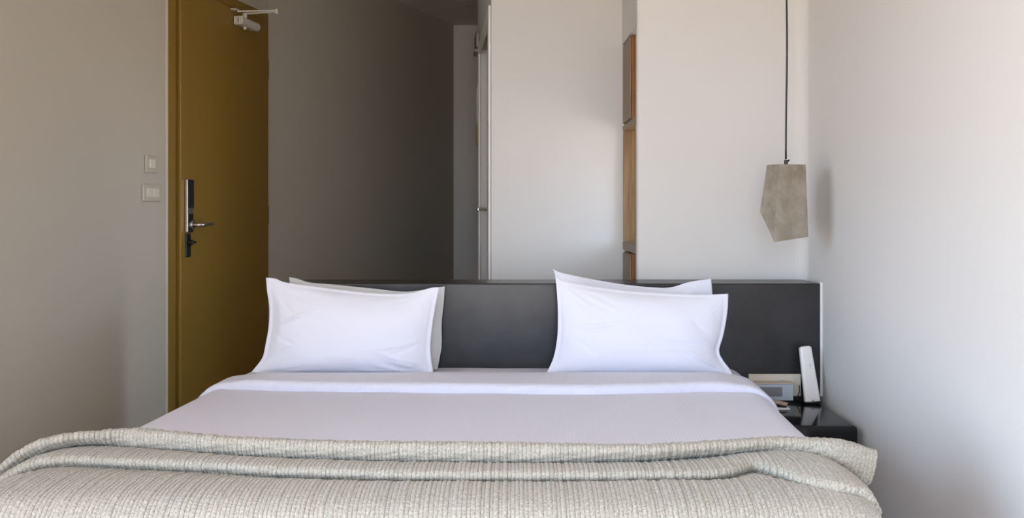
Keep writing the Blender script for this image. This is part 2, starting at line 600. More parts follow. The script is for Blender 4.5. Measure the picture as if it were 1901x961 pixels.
zc = ZL(417)
cyl(bm, (lu0 + 0.027, 0.0226, zc), (lu0 + 0.027, 0.034, zc), 0.021, seg=24, bevel=0.002, mtx=DMF)
tmp = [DMF @ Vector(p) for p in ((lu0 + 0.027, 0.034, zc), (lu0 + 0.027, 0.056, zc), (lu0 + 0.034, 0.066, zc), (lu0 + 0.05, 0.070, zc + 0.001), (lu0 + 0.10, 0.070, zc + 0.004), (lu0 + 0.142, 0.066, zc + 0.004))]
tube(bm, tmp, [0.009, 0.009, 0.0095, 0.009, 0.008, 0.0075], 12)
obj('lever_handle', bm, M['steel'], lock, True)
bm = bmesh.new()
box(bm, lu0 + 0.004, lu0 + 0.046, 0.004, 0.012, ZL(476), ZL(433), 0.004, 3, mtx=DMF)
obj('deadbolt_plate', bm, M['black'], lock)
bm = bmesh.new()
cyl(bm, (lu0 + 0.025, 0.012, ZL(449)), (lu0 + 0.025, 0.030, ZL(449)), 0.012, seg=20, bevel=0.002, mtx=DMF)
box(bm, lu0 + 0.010, lu0 + 0.042, 0.030, 0.040, ZL(449) - 0.005, ZL(449) + 0.005, 0.002, 2, mtx=DMF)
obj('thumb_turn', bm, M['black'], lock)

# door closer on the leaf, hinge side
clo = thing('door_closer', 'pale grey door closer with folding arm at the top of the ochre door', 'door closer', DMF @ Vector((0.75, 0.01, 2.03)))
cu0 = duv(426)[0]
zt = 2.014
bm = bmesh.new()
cyl(bm, (cu0, 0.032, zt), (cu0 + 0.20, 0.032, zt), 0.022, seg=24, bevel=0.003, mtx=DMF)
box(bm, cu0 + 0.01, cu0 + 0.19, 0.005, 0.034, zt - 0.021, zt + 0.021, 0.002, 1, mtx=DMF)
obj('cylinder_body', bm, M['closer'], clo, False)
bm = bmesh.new()
for k in range(4):
    box(bm, cu0 - 0.004 - 0.0, cu0 - 0.001, 0.008 + k * 0.012, 0.016 + k * 0.012, zt - 0.020, zt + 0.020, 0.001, 1, mtx=DMF)
obj('end_cap', bm, M['closer'], clo)
bm = bmesh.new()
box(bm, cu0 - 0.005, cu0 - 0.0042, 0.0285, 0.0315, zt - 0.011, zt + 0.011, mtx=DMF)
obj('end_slot', bm, M['black'], clo)
bm = bmesh.new()
pu = cu0 + 0.065
cyl(bm, (pu, 0.032, zt + 0.018), (pu, 0.032, zt + 0.045), 0.011, seg=16, bevel=0.001, mtx=DMF)
obj('pinion', bm, M['closer'], clo, False)
bm = bmesh.new()
cyl(bm, (pu, 0.032, zt - 0.0225), (pu, 0.032, zt - 0.036), 0.010, 0.006, seg=16, mtx=DMF)
obj('pinion_cap', bm, M['closer'], clo, False)
bm = bmesh.new()
elbow = Vector((pu + 0.02, 0.19, zt + 0.052))
a0 = Vector((pu, 0.032, zt + 0.043))
tube(bm, [DMF @ a0, DMF @ elbow], 0.0045, 8)
cyl(bm, elbow + Vector((0, 0, -0.012)), elbow + Vector((0, 0, 0.012)), 0.007, seg=14, bevel=0.001, mtx=DMF)
tube(bm, [DMF @ (elbow + Vector((0, 0, 0.006))), DMF @ Vector((pu - 0.075, 0.030, zt + 0.040))], 0.004, 8)
obj('arm', bm, M['closer'], clo)
bm = bmesh.new()
box(bm, pu - 0.105, pu - 0.055, 0.005, 0.036, zt + 0.044, zt + 0.050, 0.002, 1, mtx=DMF)
obj('arm_bracket', bm, M['closer'], clo)


# ------------------------------------------------------------------ light switches on the door wall
def switch(label, pxc, y0, y1, w_, keys):
    u, Y = duv(pxc)
    z0 = CAMZ - (y1 - HY) / F * Y
    z1 = CAMZ - (y0 - HY) / F * Y
    t = thing('light_switch', label, 'light switch', DM @ Vector((u, 0.001, z0)))
    bm = bmesh.new()
    box(bm, u - w_ / 2, u + w_ / 2, 0.001, 0.009, z0, z1, 0.003, 2, mtx=DM)
    obj('switch_plate', bm, M['switch'], t)
    mz = 0.019
    bm = bmesh.new()
    kw = w_ - 0.046
    box(bm, u - kw / 2 - 0.003, u + kw / 2 + 0.003, 0.009, 0.0105, z0 + mz - 0.003, z1 - mz + 0.003, 0.001, 1, mtx=DM)
    obj('switch_surround', bm, M['cream'], t)
    for k in range(keys):
        bm = bmesh.new()
        a = u - kw / 2 + kw * k / keys + 0.001
        b = u - kw / 2 + kw * (k + 1) / keys - 0.001
        box(bm, a, b, 0.0105, 0.0145, z0 + mz, z1 - mz, 0.0015, 2, mtx=DM)
        obj('switch_key', bm, M['switch_key'], t)


switch('small single ivory light switch, upper one on the wall left of the door', 278.5, 288.5, 320.5, 0.085, 1)
switch('wider ivory light switch with two keys, lower one on the wall left of the door', 279.5, 341.5, 373.5, 0.138, 2)

# ------------------------------------------------------------------ bathroom door in the hall
d2e = bpy.data.objects.new('door_2', None)
C.objects.link(d2e)
d2e.matrix_world = HM
d2e['kind'] = 'structure'
bpy.context.view_layer.update()
for nm, u0, u1, z0, z1 in (('door_casing', 0.004, 0.075, 0, 2.03), ('door_casing', 1.01, 1.08, 0, 2.03)):
    bm = bmesh.new()
    box(bm, u0, u1, 0.001, 0.014, z0, z1, 0.003, 1, mtx=HM)
    obj(nm, bm, M['white_paint'], d2e)
bm = bmesh.new()
box(bm, 0.075, 1.01, 0.001, 0.012, 1.965, 2.03, 0.003, 1, mtx=HM)
obj('door_head', bm, M['white_paint'], d2e)
bm = bmesh.new()
box(bm, 0.068, 1.017, -0.075, -0.035, 0.01, 1.975, 0.002, 1, mtx=HM)
obj('door_leaf', bm, M['white_paint'], d2e)
bm = bmesh.new()
cyl(bm, (0.93, -0.036, 1.09), (0.93, 0.016, 1.09), 0.008, seg=12, mtx=HM)
box(bm, 0.84, 0.94, 0.016, 0.028, 1.080, 1.100, 0.004, 2, mtx=HM)
obj('door_handle', bm, M['steel'], d2e)

# things on the hall wall beyond the bathroom door, seen edge on
t = thing('notice_board', 'narrow white notice holder with yellow lower part, edge on, beyond the bathroom door', 'notice', HM @ Vector((1.25, 0.002, 1.45)))
bm = bmesh.new()
box(bm, 1.12, 1.36, 0.001, 0.016, 1.585, 1.80, 0.002, 1, mtx=HM)
obj('holder', bm, M['paper'], t)
bm = bmesh.new()
box(bm, 1.12, 1.36, 0.001, 0.014, 1.465, 1.584, 0.002, 1, mtx=HM)
obj('card', bm, M['yellow'], t)
t = thing('wall_fitting', 'small dark wall fitting high up beyond the bathroom door', 'wall fitting', HM @ Vector((1.2, 0.002, 2.0)))
bm = bmesh.new()
box(bm, 1.14, 1.36, 0.001, 0.022, 2.02, 2.11, 0.003, 1, mtx=HM)
obj('housing', bm, M['dark_steel'], t)
bm = bmesh.new()
box(bm, 1.16, 1.34, 0.006, 0.030, 2.000, 2.0195, 0.003, 1, mtx=HM)
obj('lens', bm, M['dark_print'], t)

# ------------------------------------------------------------------ oak niche
NX = XR - 0.02
cab = thing('oak_wall_unit', 'honey oak built-in unit in the narrow recess left of the pendant lamp', 'cabinet', (XM1 + 0.2, 4.3, 0))
YC = 4.185
YNE = YM - 0.002
bm = bmesh.new()
box(bm, XM1 + 0.004, NX, YNE - 0.016, YNE, 0.945, 1.452)
obj('lining_panel', bm, M['oak'], cab)
bm = bmesh.new()
box(bm, XM1 + 0.002, NX, YB + 0.05, YNE, 1.453, 1.473, 0.002, 1)
obj('shelf', bm, M['oak_front'], cab)
bm = bmesh.new()
box(bm, XM1 + 0.002, NX, YB + 0.05, YNE, 0.908, 0.944, 0.002, 1)
obj('worktop', bm, M['oak_front'], cab)
for nm, z0, z1, top in (('upper_cabinet', 1.478, 1.842, True), ('lower_cabinet', 0.0, 0.900, False)):
    bm = bmesh.new()
    box(bm, XM1 + 0.010, NX, YC, YNE, z0, z1, 0.001, 1)
    body = obj(nm, bm, M['oak_red'], cab)
    bm = bmesh.new()
    box(bm, XM1 + 0.002, XM1 + 0.009, YC, YNE - 0.004, z0 + 0.006, z1 - 0.006, 0.002, 1)
    obj('cabinet_door', bm, M['oak_front'], body)
# kettle standing on the worktop, only its spout shows past the wall
ket = thing('kettle', 'small black spout peeking past the white wall edge above the oak worktop', 'kettle', (0.70, 4.21, 0.9445))
bm = bmesh.new()
lathe(bm, [(0.06, 0), (0.066, 0.01), (0.064, 0.06), (0.052, 0.12), (0.038, 0.15), (0.03, 0.155)], (0.655, 4.21, 0.945), 28)
obj('body', bm, M['black'], ket, True)
bm = bmesh.new()
tube(bm, [(0.605, 4.21, 0.985), (0.57, 4.21, 0.992), (0.535, 4.21, 0.985)], [0.016, 0.010, 0.003], 12)
obj('spout', bm, M['black'], ket, True)
bm = bmesh.new()
tube(bm, [(0.70, 4.21, 1.08), (0.745, 4.21, 1.075), (0.76, 4.21, 1.04), (0.745, 4.21, 0.985), (0.715, 4.21, 0.975)], 0.008, 10)
obj('handle', bm, M['black'], ket, True)

# ------------------------------------------------------------------ headboard
HB0, HB1, HBY, HBT = (528 - CX) / F * 3.7, XR - 0.010, 3.70, 0.8105
bm = bmesh.new()
rr_ = r - 0.003
arc2 = [(XR - r + rr_ * math.cos(a), YB - r + rr_ * math.sin(a)) for a in [math.pi / 2 * k / 8 for k in range(9)]]
prism(bm, [(HB0, HBY), (HB1, HBY)] + [(min(x, HB1), y - 0.001) for x, y in arc2] + [(HB0, YB - 0.004)], 0.0, HBT)
bm.normal_update()
es = [e for e in bm.edges if len(e.link_faces) == 2 and e.calc_face_angle() > 0.7 and min(v.co.z for v in e.verts) > 0.1]
bmesh.ops.bevel(bm, geom=es, offset=0.006, segments=3, affect='EDGES', profile=0.5)
tag(obj('headboard', bm, M['hb']), 'low dark polished plaster headboard wall behind the bed', 'headboard')
bm = bmesh.new()
box(bm, XR - 0.0095, XR - 0.0003, HBY - 0.003, HBY + 0.004, 0.38, HBT + 0.004, 0.001, 1)
struct('trim_2', bm, M['white_paint'])

# ------------------------------------------------------------------ nightstand
NS = 0.37
bm = bmesh.new()
ns = thing('nightstand', 'glossy black built-in nightstand with rounded edge right of the bed', 'nightstand', (1.02, 3.46, 0))
box(bm, 0.905, 1.158, 3.235, HBY - 0.001, NS - 0.14, NS, 0.016, 4)
obj('top_block', bm, M['black_lacquer'], ns, True)
bm = bmesh.new()
box(bm, 0.915, 1.15, 3.28, HBY - 0.001, 0.0, NS - 0.141, 0.004, 2)
obj('pedestal', bm, M['black_lacquer'], ns)

# ------------------------------------------------------------------ bed
bed = thing('bed', 'wide low double bed with white bedding against the dark headboard', 'bed', (-0.13, 2.8, 0))


def bedX(Y):
    return -1.075 - 0.07 * (3.2 - Y), 0.875 - 0.05 * (3.2 - Y) - 0.10 * max(0.0, 2.6 - Y)


bm = bmesh.new()
a0_, b0_ = bedX(3.68); a1_, b1_ = bedX(2.0)
prism(bm, [(a0_ + 0.12, 3.69), (b0_ - 0.06, 3.69), (b1_ - 0.10, 2.12), (a1_ + 0.14, 2.12)], 0.0, 0.20)
obj('bed_base', bm, M['base'], bed)
bm = bmesh.new()
prism(bm, [(a0_ + 0.08, 3.69), (b0_ - 0.05, 3.69), (b1_ - 0.07, 2.06), (a1_ + 0.10, 2.06)], 0.205, 0.465)
bmesh.ops.bevel(bm, geom=bm.edges[:], offset=0.03, segments=3, affect='EDGES')
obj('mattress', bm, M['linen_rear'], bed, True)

DZ = 0.490


def drape(p, rr, hang):
    """arc-length p past a flat edge -> (horizontal, drop)"""
    q_ = rr * math.pi / 2
    if p <= 0:
        return p, 0.0
    if p < q_:
        return rr * math.sin(p / rr), rr * (1 - math.cos(p / rr))
    return rr, rr + (p - q_)


def coverlet_point(a, Y, lift=0.0, zoff=0.0):
    """a in [-1,1] across the bed incl. side hang; lift = offset from the surface"""
    xl, xr = bedX(Y)
    rr = 0.10
    fl, fr = xl + rr, xr - rr
    hang = 0.40
    tot = (fr - fl) + 2 * hang
    s = (a + 1) / 2 * tot - hang            # 0 at left flat edge
    W = fr - fl
    if s < 0:
        h, d = drape(-s, rr, hang)
        ang = min(-s / rr, math.pi / 2)
        x = fl - h - lift * math.sin(ang)
        z = DZ - d + lift * math.cos(ang)
    elif s > W:
        h, d = drape(s - W, rr, hang)
        ang = min((s - W) / rr, math.pi / 2)
        x = fr + h + lift * math.sin(ang)
        z = DZ - d + lift * math.cos(ang)
    else:
        x = fl + s
        z = DZ + lift
    return x, z, s


cov = thing('coverlet', 'white waffle cotton coverlet spread over the bed', 'coverlet', (-0.13, 2.8, 0.49))
ys = list(np.arange(3.694, 2.06, -0.02))
foot = [0.0]
A = np.linspace(-1, 1, 240)
rows = []; uvs = []
fo = [(y, 0.0, 3.694 - y) for y in ys]
rf = 0.07
for k in range(1, 8):
    an = math.pi / 2 * k / 7
    fo.append((ys[-1] - rf * math.sin(an), rf * (1 - math.cos(an)), 3.694 - ys[-1] + rf * an))
for k in range(1, 8):
    fo.append((ys[-1] - rf, rf + k * 0.04, 3.694 - ys[-1] + rf * math.pi / 2 + k * 0.04))
for (Y, dz, v) in fo:
    row = []; ur = []
    for a in A:
        x, z, s = coverlet_point(a, Y)
        if dz:
            z = min(z, DZ - dz)
        # gentle puffiness
        nz = mnoise.noise(Vector((x * 1.7, Y * 2.3, 0.3))) * 0.006 + mnoise.noise(Vector((x * 6, Y * 5, 2.0))) * 0.0018
        if 0 <= s and not dz:
            z += nz
        row.append((x, Y, z)); ur.append((s, v))
    rows.append(row); uvs.append(ur)
o = grid_mesh('cover_cloth', np.array(rows), np.array(uvs), M['waffle'], cov)

# turned-down fold of the coverlet below the pillows
lip = [(380, 720), (450, 721.5), (560, 725), (700, 728), (950, 731), (1100, 733), (1220, 730), (1300, 727), (1370, 727), (1420, 728)]
rows = []; uvs = []
A2 = np.linspace(-0.85, 0.85, 260)
prof = [(0.0, -0.005), (0.0, 0.012), (0.004, 0.022), (0.012, 0.029), (0.03, 0.0325), (0.06, 0.033), (0.3, 0.033), (0.5, 0.0325), (0.7, 0.032),
        (0.80, 0.032), (0.86, 0.0325), (0.91, 0.032), (0.945, 0.0295), (0.972, 0.0245), (0.988, 0.0175), (0.992, 0.010), (0.984, 0.003), (0.97, -0.004)]
for (f_, t_) in prof:
    row = []; ur = []
    for a in A2:
        x, z, s = coverlet_point(a, 3.25)
        px = CX + F * x / 3.2
        Yl = (CAMZ - DZ - 0.002) * F / (interp(px, lip) - HY)
        Yr = 3.405
        Y = Yr + (Yl - Yr) * f_
        edge = 1.0
        x, z, s = coverlet_point(a, Y, t_ * (1 if abs(a) < 0.62 else 1 - 0.55 * min(1, (abs(a) - 0.62) / 0.12)))
        z += mnoise.noise(Vector((x * 2.2, 7.7, 0.3))) * 0.003 * (1 if t_ > 0.01 else 0)
        row.append((x, Y, z)); ur.append((s, Y))
    rows.append(row); uvs.append(ur)
o = grid_mesh('turned_down_fold', np.array(rows), np.array(uvs), M['waffle'], cov)


# ------------------------------------------------------------------ pillows
def catmull(pts, n):
    pts = [Vector(p) for p in pts]
    P = [pts[0] * 2 - pts[1]] + pts + [pts[-1] * 2 - pts[-2]]
    segs = len(pts) - 1
    L = [0]
    for a, b in zip(pts, pts[1:]):
        L.append(L[-1] + (b - a).length)
    out = []
    for i in range(n):
        t = L[-1] * i / (n - 1)
        k = min(max(0, int(np.searchsorted(L, t, side='right')) - 1), segs - 1)
        u = (t - L[k]) / max(1e-9, (L[k + 1] - L[k]))
        p0, p1, p2, p3 = P[k], P[k + 1], P[k + 2], P[k + 3]
        out.append(0.5 * ((2 * p1) + (-p0 + p2) * u + (2 * p0 - 5 * p1 + 4 * p2 - p3) * u * u + (-p0 + 3 * p1 - 3 * p2 + p3) * u ** 3))
    return out


def pillow(label, top, bottom, left, right, Yb, Yt, thick, material, seed, back=1.0, wr=1.0, side='R'):
    """outline curves in photo pixels: top/bottom run left to right, left/right run top to bottom.
    The outline lies in a plane leaning from depth Yb (foot, y=692) to Yt (y=515)."""
    n1, n2 = 90, 56
    T = catmull([(x, y, 0) for x, y in top], n1)
    Bt = catmull([(x, y, 0) for x, y in bottom], n1)
    Lf = catmull([(x, y, 0) for x, y in left], n2)
    Rt = catmull([(x, y, 0) for x, y in right], n2)
    c00, c10, c01, c11 = T[0], T[-1], Bt[0], Bt[-1]

    def plane(p):
        f = (692 - p.y) / (692 - 515.0)
        return unp(p.x, p.y, Yb + (Yt - Yb) * f)
    G = np.zeros((n2, n1, 3))
    for j in range(n2):
        v = j / (n2 - 1)
        for i in range(n1):
            u = i / (n1 - 1)
            p = (T[i] * (1 - v) + Bt[i] * v + Lf[j] * (1 - u) + Rt[j] * u
                 - (c00 * (1 - u) * (1 - v) + c10 * u * (1 - v) + c01 * (1 - u) * v + c11 * u * v))
            G[j, i] = plane(p)
    lean = Vector((0, -(1.0), (Yt - Yb) / 0.33)).normalized()
    nrm = np.array(lean)
    U = np.linspace(0, 1, n1)[None, :] * np.ones((n2, 1))
    V = np.linspace(0, 1, n2)[:, None] * np.ones((1, n1))
    fl = 0.045                                        # flat hemmed margin
    du = np.clip(np.minimum(U, 1 - U) / 0.5, 0, 1)
    dv = np.clip(np.minimum(V, 1 - V) / 0.5, 0, 1)
    h = (1 - (1 - np.clip((du - fl) / (1 - fl), 0, 1)) ** 2.6) ** 0.75 * (1 - (1 - np.clip((dv - fl) / (1 - fl), 0, 1)) ** 2.4) ** 0.72
    # the stuffing sags to the foot of the pillow
    h = h * (0.80 + 0.34 * V)
    W = np.zeros_like(h)
    rnd = random.Random(seed)
    creases = []
    for _ in range(int(44 * wr)):
        # creases radiate from the corners and edges
        cu, cv = rnd.choice([(0, 0), (1, 0), (0, 1), (1, 1), (1, 1), (0, 0), (0, 0.5), (1, 0.6)])
        ang = math.atan2(0.5 - cv, 0.5 - cu) + rnd.uniform(-0.75, 0.75)
        st = rnd.uniform(0.04, 0.16)
        ln_ = rnd.uniform(0.12, 0.38)
        creases.append((cu + math.cos(ang) * st, cv + math.sin(ang) * st, ang, ln_, rnd.uniform(0.007, 0.018), rnd.uniform(-1, 1), rnd.uniform(-0.6, 0.6)))
    for cu, cv, ang, ln_, wd, am, bend in creases:
        du_, dv_ = U - cu, V - cv
        al_ = du_ * math.cos(ang) + dv_ * math.sin(ang)
        ac = -du_ * math.sin(ang) + dv_ * math.cos(ang) - bend * al_ * al_
        tt = np.clip(al_ / ln_, 0, 1)
        W += am * 0.0068 * np.exp(-(ac / wd) ** 2) * np.sin(np.pi * tt) ** 1.0
    nz = np.zeros_like(h)
    for j in range(n2):
        for i in range(n1):
            g = G[j, i]
            nz[j, i] = mnoise.noise(Vector((g[0] * 7 + seed, g[2] * 9, seed * 1.3))) * 0.006 + mnoise.noise(Vector((g[0] * 19 + seed, g[2] * 23, seed))) * 0.0016
    em = np.clip(h * 3, 0, 1)
    hf = thick * h + (W + nz) * em
    hb = thick * back * h + nz * em * 0.5
    eps = 0.0022
    Fp = G + nrm * (hf + eps)[..., None]
    Bp = G - nrm * (hb + eps)[..., None]
    Fv = Fp.reshape(-1, 3); Bv = Bp.reshape(-1, 3)
    idx = np.arange(n1 * n2).reshape(n2, n1)
    off = n1 * n2
    faces = []
    for j in range(n2 - 1):
        for i in range(n1 - 1):
            a, b, c, d = idx[j, i], idx[j, i + 1], idx[j + 1, i + 1], idx[j + 1, i]
            faces.append((d, c, b, a)); faces.append((off + a, off + b, off + c, off + d))
    ring = [idx[0, i] for i in range(n1)] + [idx[j, n1 - 1] for j in range(1, n2)] + [idx[n2 - 1, i] for i in range(n1 - 2, -1, -1)] + [idx[j, 0] for j in range(n2 - 2, 0, -1)]
    for a, b in zip(ring, ring[1:] + ring[:1]):
        faces.append((a, b, off + b, off + a))
    me = bpy.data.meshes.new('pillow')
    me.from_pydata(np.vstack([Fv, Bv]).tolist(), [], [tuple(int(q) for q in f) for f in faces])
    bmx = bmesh.new(); bmx.from_mesh(me); bmesh.ops.recalc_face_normals(bmx, faces=bmx.faces); bmx.to_mesh(me); bmx.free()
    me.shade_smooth()
    c = G.mean(axis=(0, 1))
    t = thing('pillow', label, 'pillow', (c[0], c[1], G[..., 2].min()))
    link('pillow_case', me, material, t)
    # raised seam line just inside the margin
    bm = bmesh.new()
    jj = int(n2 * 0.045); ii = int(n1 * 0.03)
    kk = ii if side == 'L' else n1 - 1 - ii
    path = [Fp[j, kk] for j in range(jj, n2 - jj)]
    tube(bm, [Vector(q) - Vector(nrm) * 0.0008 for q in path], 0.0015, 6)
    obj('seam', bm, material, t, True)
    return t


pillow('white pillow in front at the left end of the headboard',
       [(494, 515), (512, 517), (530, 524), (580, 531), (650, 540), (710, 545), (760, 544), (800, 534), (816, 533)],
       [(466, 691), (520, 694), (640, 695), (740, 695), (805, 692)],
       [(494, 515), (496, 540), (500, 570), (499, 605), (493, 640), (488, 662), (478, 677), (466, 691)],
       [(816, 533), (810, 560), (803, 600), (799, 640), (801, 670), (805, 692)],
       3.475, 3.505, 0.066, M['linen'], 3)
pillow('white pillow tucked behind the front left pillow, corner peeking above it',
       [(537, 514), (552, 517), (575, 524), (620, 528), (690, 535), (750, 541), (790, 537), (826, 531)],
       [(500, 686), (600, 688), (720, 688), (812, 685)],
       [(537, 514), (538, 540), (536, 600), (520, 650), (500, 686)],
       [(826, 531), (824, 560), (820, 600), (820, 640), (816, 665), (812, 685)],
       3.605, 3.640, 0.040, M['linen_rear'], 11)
pillow('white pillow in front at the right end of the bed, nearest the nightstand',
       [(1031, 513), (1050, 522), (1110, 533), (1180, 541), (1250, 545), (1300, 547), (1330, 546), (1352, 545)],
       [(1014, 693), (1100, 698), (1220, 700), (1300, 700), (1362, 699)],
       [(1031, 513), (1034, 545), (1036, 590), (1034, 630), (1027, 665), (1014, 693)],
       [(1352, 545), (1350, 580), (1343, 620), (1335, 650), (1342, 668), (1354, 684), (1362, 699)],
       3.475, 3.500, 0.068, M['linen'], 5, side='L')
pillow('white pillow leaning behind the front right pillow, taller pointed left corner',
       [(1027, 499), (1036, 504), (1060, 510), (1110, 520), (1160, 528), (1210, 533), (1245, 533), (1280, 523), (1320, 517)],
       [(1030, 686), (1120, 688), (1230, 688), (1330, 685)],
       [(1027, 499), (1031, 515), (1035, 560), (1035, 620), (1030, 686)],
       [(1320, 517), (1322, 540), (1326, 600), (1330, 650), (1330, 685)],
       3.605, 3.640, 0.040, M['linen'], 17, side='L')

# ------------------------------------------------------------------ knitted throw
TOP = [(0, 885), (19, 870), (38, 850), (56, 835), (85, 820), (113, 812), (141, 808), (188, 806), (217, 801), (260, 801), (342, 809), (409, 816), (480, 819), (600, 824), (700, 826), (950, 828), (1100, 831), (1200, 832), (1300, 826), (1400, 820), (1436, 817), (1502, 818), (1570, 821)]
CR1 = [(113, 832), (175, 825), (258, 830), (342, 837), (409, 842), (480, 847), (640, 853), (700, 855), (850, 857), (1000, 859), (1200, 856), (1330, 846), (1400, 840), (1450, 842), (1500, 848), (1560, 857)]
CR2 = [(113, 860), (143, 859), (258, 865), (400, 871), (500, 879), (640, 884), (760, 888), (900, 889), (1100, 889), (1200, 888), (1300, 887), (1350, 883), (1378, 874), (1396, 863), (1415, 873), (1440, 884), (1500, 902), (1540, 911)]

XA, XB = -1.345, 0.885
PITCH = 0.0098
NPR = 6
nst = int((XB - XA) / PITCH) * NPR
Xs = np.linspace(XA, XB, nst)
ZT, ZC1, ZC2, ZMn = 0.553, 0.514, 0.504, 0.503
FLAT = -1.055


def solveY(X, z, tab, Yg):
    Y = Yg
    for _ in range(6):
        px = CX + F * X / Y
        px = min(max(px, 113), 1627)
        Y = (CAMZ - z) * F / (interp(px, tab) - HY)
    return Y


def comp(X, c):
    return X if X < 0.6 else 0.6 + (X - 0.6) * c


ctrl = []
for X in Xs:
    Xh = min(X, 0.868)
    e = max(0.0, FLAT - X)
    over = max(0.0, e - 0.235)
    dl = 2.85 * min(e, 0.235) ** 2 + over * 7.0
    Xo = X + over * 0.55                       # hanging part stays close to the bed
    er = max(0.0, X - 0.76)
    er = max(0.0, X - 0.765)
    dr1 = 2.0 * er * er
    x1 = comp(Xo, 0.85)
    x2 = comp(Xo, 0.58)
    x1b = comp(Xo, 0.775)
    er2 = max(0.0, x2 - 0.66)
    dr2 = 2.4 * er2 * er2 + (max(0, X - 0.868) * 3)
    wob = mnoise.noise(Vector((X * 3.1, 0.4, 1.0)))
    wob2 = mnoise.noise(Vector((X * 4.3, 5.4, 1.0)))
    xs1 = max(X, -1.12)
    yt = solveY(Xh if X > xs1 - 1 else X, ZT, TOP, 2.32) if X > -1.115 else solveY(-1.115, ZT, TOP, 2.4)
    y1 = solveY(min(x1b, 0.82), ZC1, CR1, 2.25) if X > -1.10 else solveY(-1.10, ZC1, CR1, 2.36)
    y2 = solveY(min(x2, 0.78), ZC2, CR2, 2.15) if X > -1.05 else solveY(-1.05, ZC2, CR2, 2.27)
    hr = 0.003 * wob
    # large roll on the right end
    big = np.clip((X - 0.45) / 0.25, 0, 1)
    zt_, z1_, z2_ = ZT - dl - dr1, ZC1 - dl - 1.9 * dr1, ZC2 - dl - dr2
    zm_ = ZMn - dl - dr2
    c = [
        (x1, yt + 0.100, zt_ - 0.040),
        (x1, yt + 0.055, zt_ - 0.022),
        (x1, yt + 0.012, zt_ - 0.002),
        (x1, yt - 0.012, zt_ + 0.000 + hr * 0.3),
        ((x1 + x1b) / 2, (yt + y1) / 2 - 0.018, (zt_ * 0.6 + z1_ * 0.4)),
        (x1b, y1 - 0.012, z1_ + 0.010),
        (x1b, y1 + 0.008, z1_ - 0.002),
        (x1b, y1 + 0.034, z1_ - 0.008),
        (x1b, y1 + 0.030, z1_ - 0.0105),
        (x2, y1 + 0.002, z1_ - 0.012),
        (x2, y1 - 0.024, (z1_ * 0.75 + z2_ * 0.25) + 0.000 + 0.014 * big),
        (x2, (y1 + y2) / 2 - 0.022 - 0.010 * big, (z1_ + z2_) / 2 + 0.010 + 0.014 * big),
        (x2, y2 - 0.012, z2_ + 0.013 + 0.006 * big),
        (x2, y2 - 0.004, z2_ + 0.003),
        (x2, y2 + 0.014, z2_ - 0.006),
        (x2, y2 + 0.042, z2_ - 0.009),
        (x2, y2 + 0.040, z2_ - 0.0135),
        (x2, y2 + 0.006, z2_ - 0.014),
        (x2, y2 - 0.024, zm_ - 0.011 + 0.002 * wob2),
        (x2, y2 * 0.5 + 2.03 * 0.5, zm_ + 0.002 + 0.003 * wob2),
        (x2, 2.02, zm_ - 0.002 + 0.002 * wob),
        (x2, 1.968, zm_ - 0.020),
        (x2, 1.940, zm_ - 0.060),
        (x2 * 1.002, 1.930 + 0.003 * wob, zm_ - 0.13),
        (x2 * 1.004, 1.926 + 0.006 * wob, zm_ - 0.24),
        (x2 * 1.006, 1.924 + 0.010 * wob, max(zm_ - 0.36, 0.04)),
    ]
    ctrl.append(c)
K = np.array(ctrl)                    # stations, controls, 3
K[..., 2] = np.maximum(K[..., 2], 0.04)
# smooth along X so the photo-read tables leave no kinks
kern = np.hanning(61); kern /= kern.sum()
for c in range(K.shape[1]):
    for d in (1, 2):
        pad = np.pad(K[:, c, d], 30, mode='edge')
        K[:, c, d] = np.convolve(pad, kern, mode='valid')
# Catmull-Rom along the profile, vectorised
SUB = 9
nc = K.shape[1]
Kp = np.concatenate([2 * K[:, :1] - K[:, 1:2], K, 2 * K[:, -1:] - K[:, -2:-1]], axis=1)
segs = []
for k in range(nc - 1):
    p0, p1, p2, p3 = Kp[:, k], Kp[:, k + 1], Kp[:, k + 2], Kp[:, k + 3]
    for u in np.linspace(0, 1, SUB, endpoint=False):
        segs.append(0.5 * ((2 * p1) + (-p0 + p2) * u + (2 * p0 - 5 * p1 + 4 * p2 - p3) * u * u + (-p0 + 3 * p1 - 3 * p2 + p3) * u ** 3))
segs.append(K[:, -1])
P = np.stack(segs, axis=0)            # rows (profile), cols (stations), 3
dP_r = np.gradient(P, axis=0)
dP_c = np.gradient(P, axis=1)
Nn = np.cross(dP_r, dP_c)
Nn /= np.linalg.norm(Nn, axis=2, keepdims=True) + 1e-9
# make normals point up / out
sgn = np.sign(Nn[3 * SUB, nst // 2, 2])
Nn *= sgn
arc_ = np.cumsum(np.linalg.norm(np.diff(P, axis=0, prepend=P[:1]), axis=2), axis=0)
ribu = (Xs - XA) / PITCH
rng = np.random.default_rng(4)
ribamp = rng.uniform(0.7, 1.5, size=int(ribu.max()) + 3)
ribph = np.interp(ribu, np.arange(0, ribu.max() + 6, 5), np.cumsum(np.ones(len(np.arange(0, ribu.max() + 6, 5))) * 5 + rng.normal(0, 0.35, len(np.arange(0, ribu.max() + 6, 5)))))
hrib = np.abs(np.sin(ribph * math.pi)) ** 0.6
am = ribamp[np.clip(ribph.astype(int), 0, len(ribamp) - 1)]
rowf = 1 + 0.25 * np.sin(arc_ * 2 * math.pi / 0.017 + ribph[None, :] * 0.6)
P = P + Nn * (0.0030 * (hrib * am)[None, :] * rowf)[..., None]
UV = np.stack([np.broadcast_to(ribph[None, :], arc_.shape), arc_], -1)
th = grid_mesh('knitted_throw', P, UV, M['knit'])
tag(th, 'oatmeal ribbed knitted throw with rolled folds across the foot of the bed', 'throw blanket')
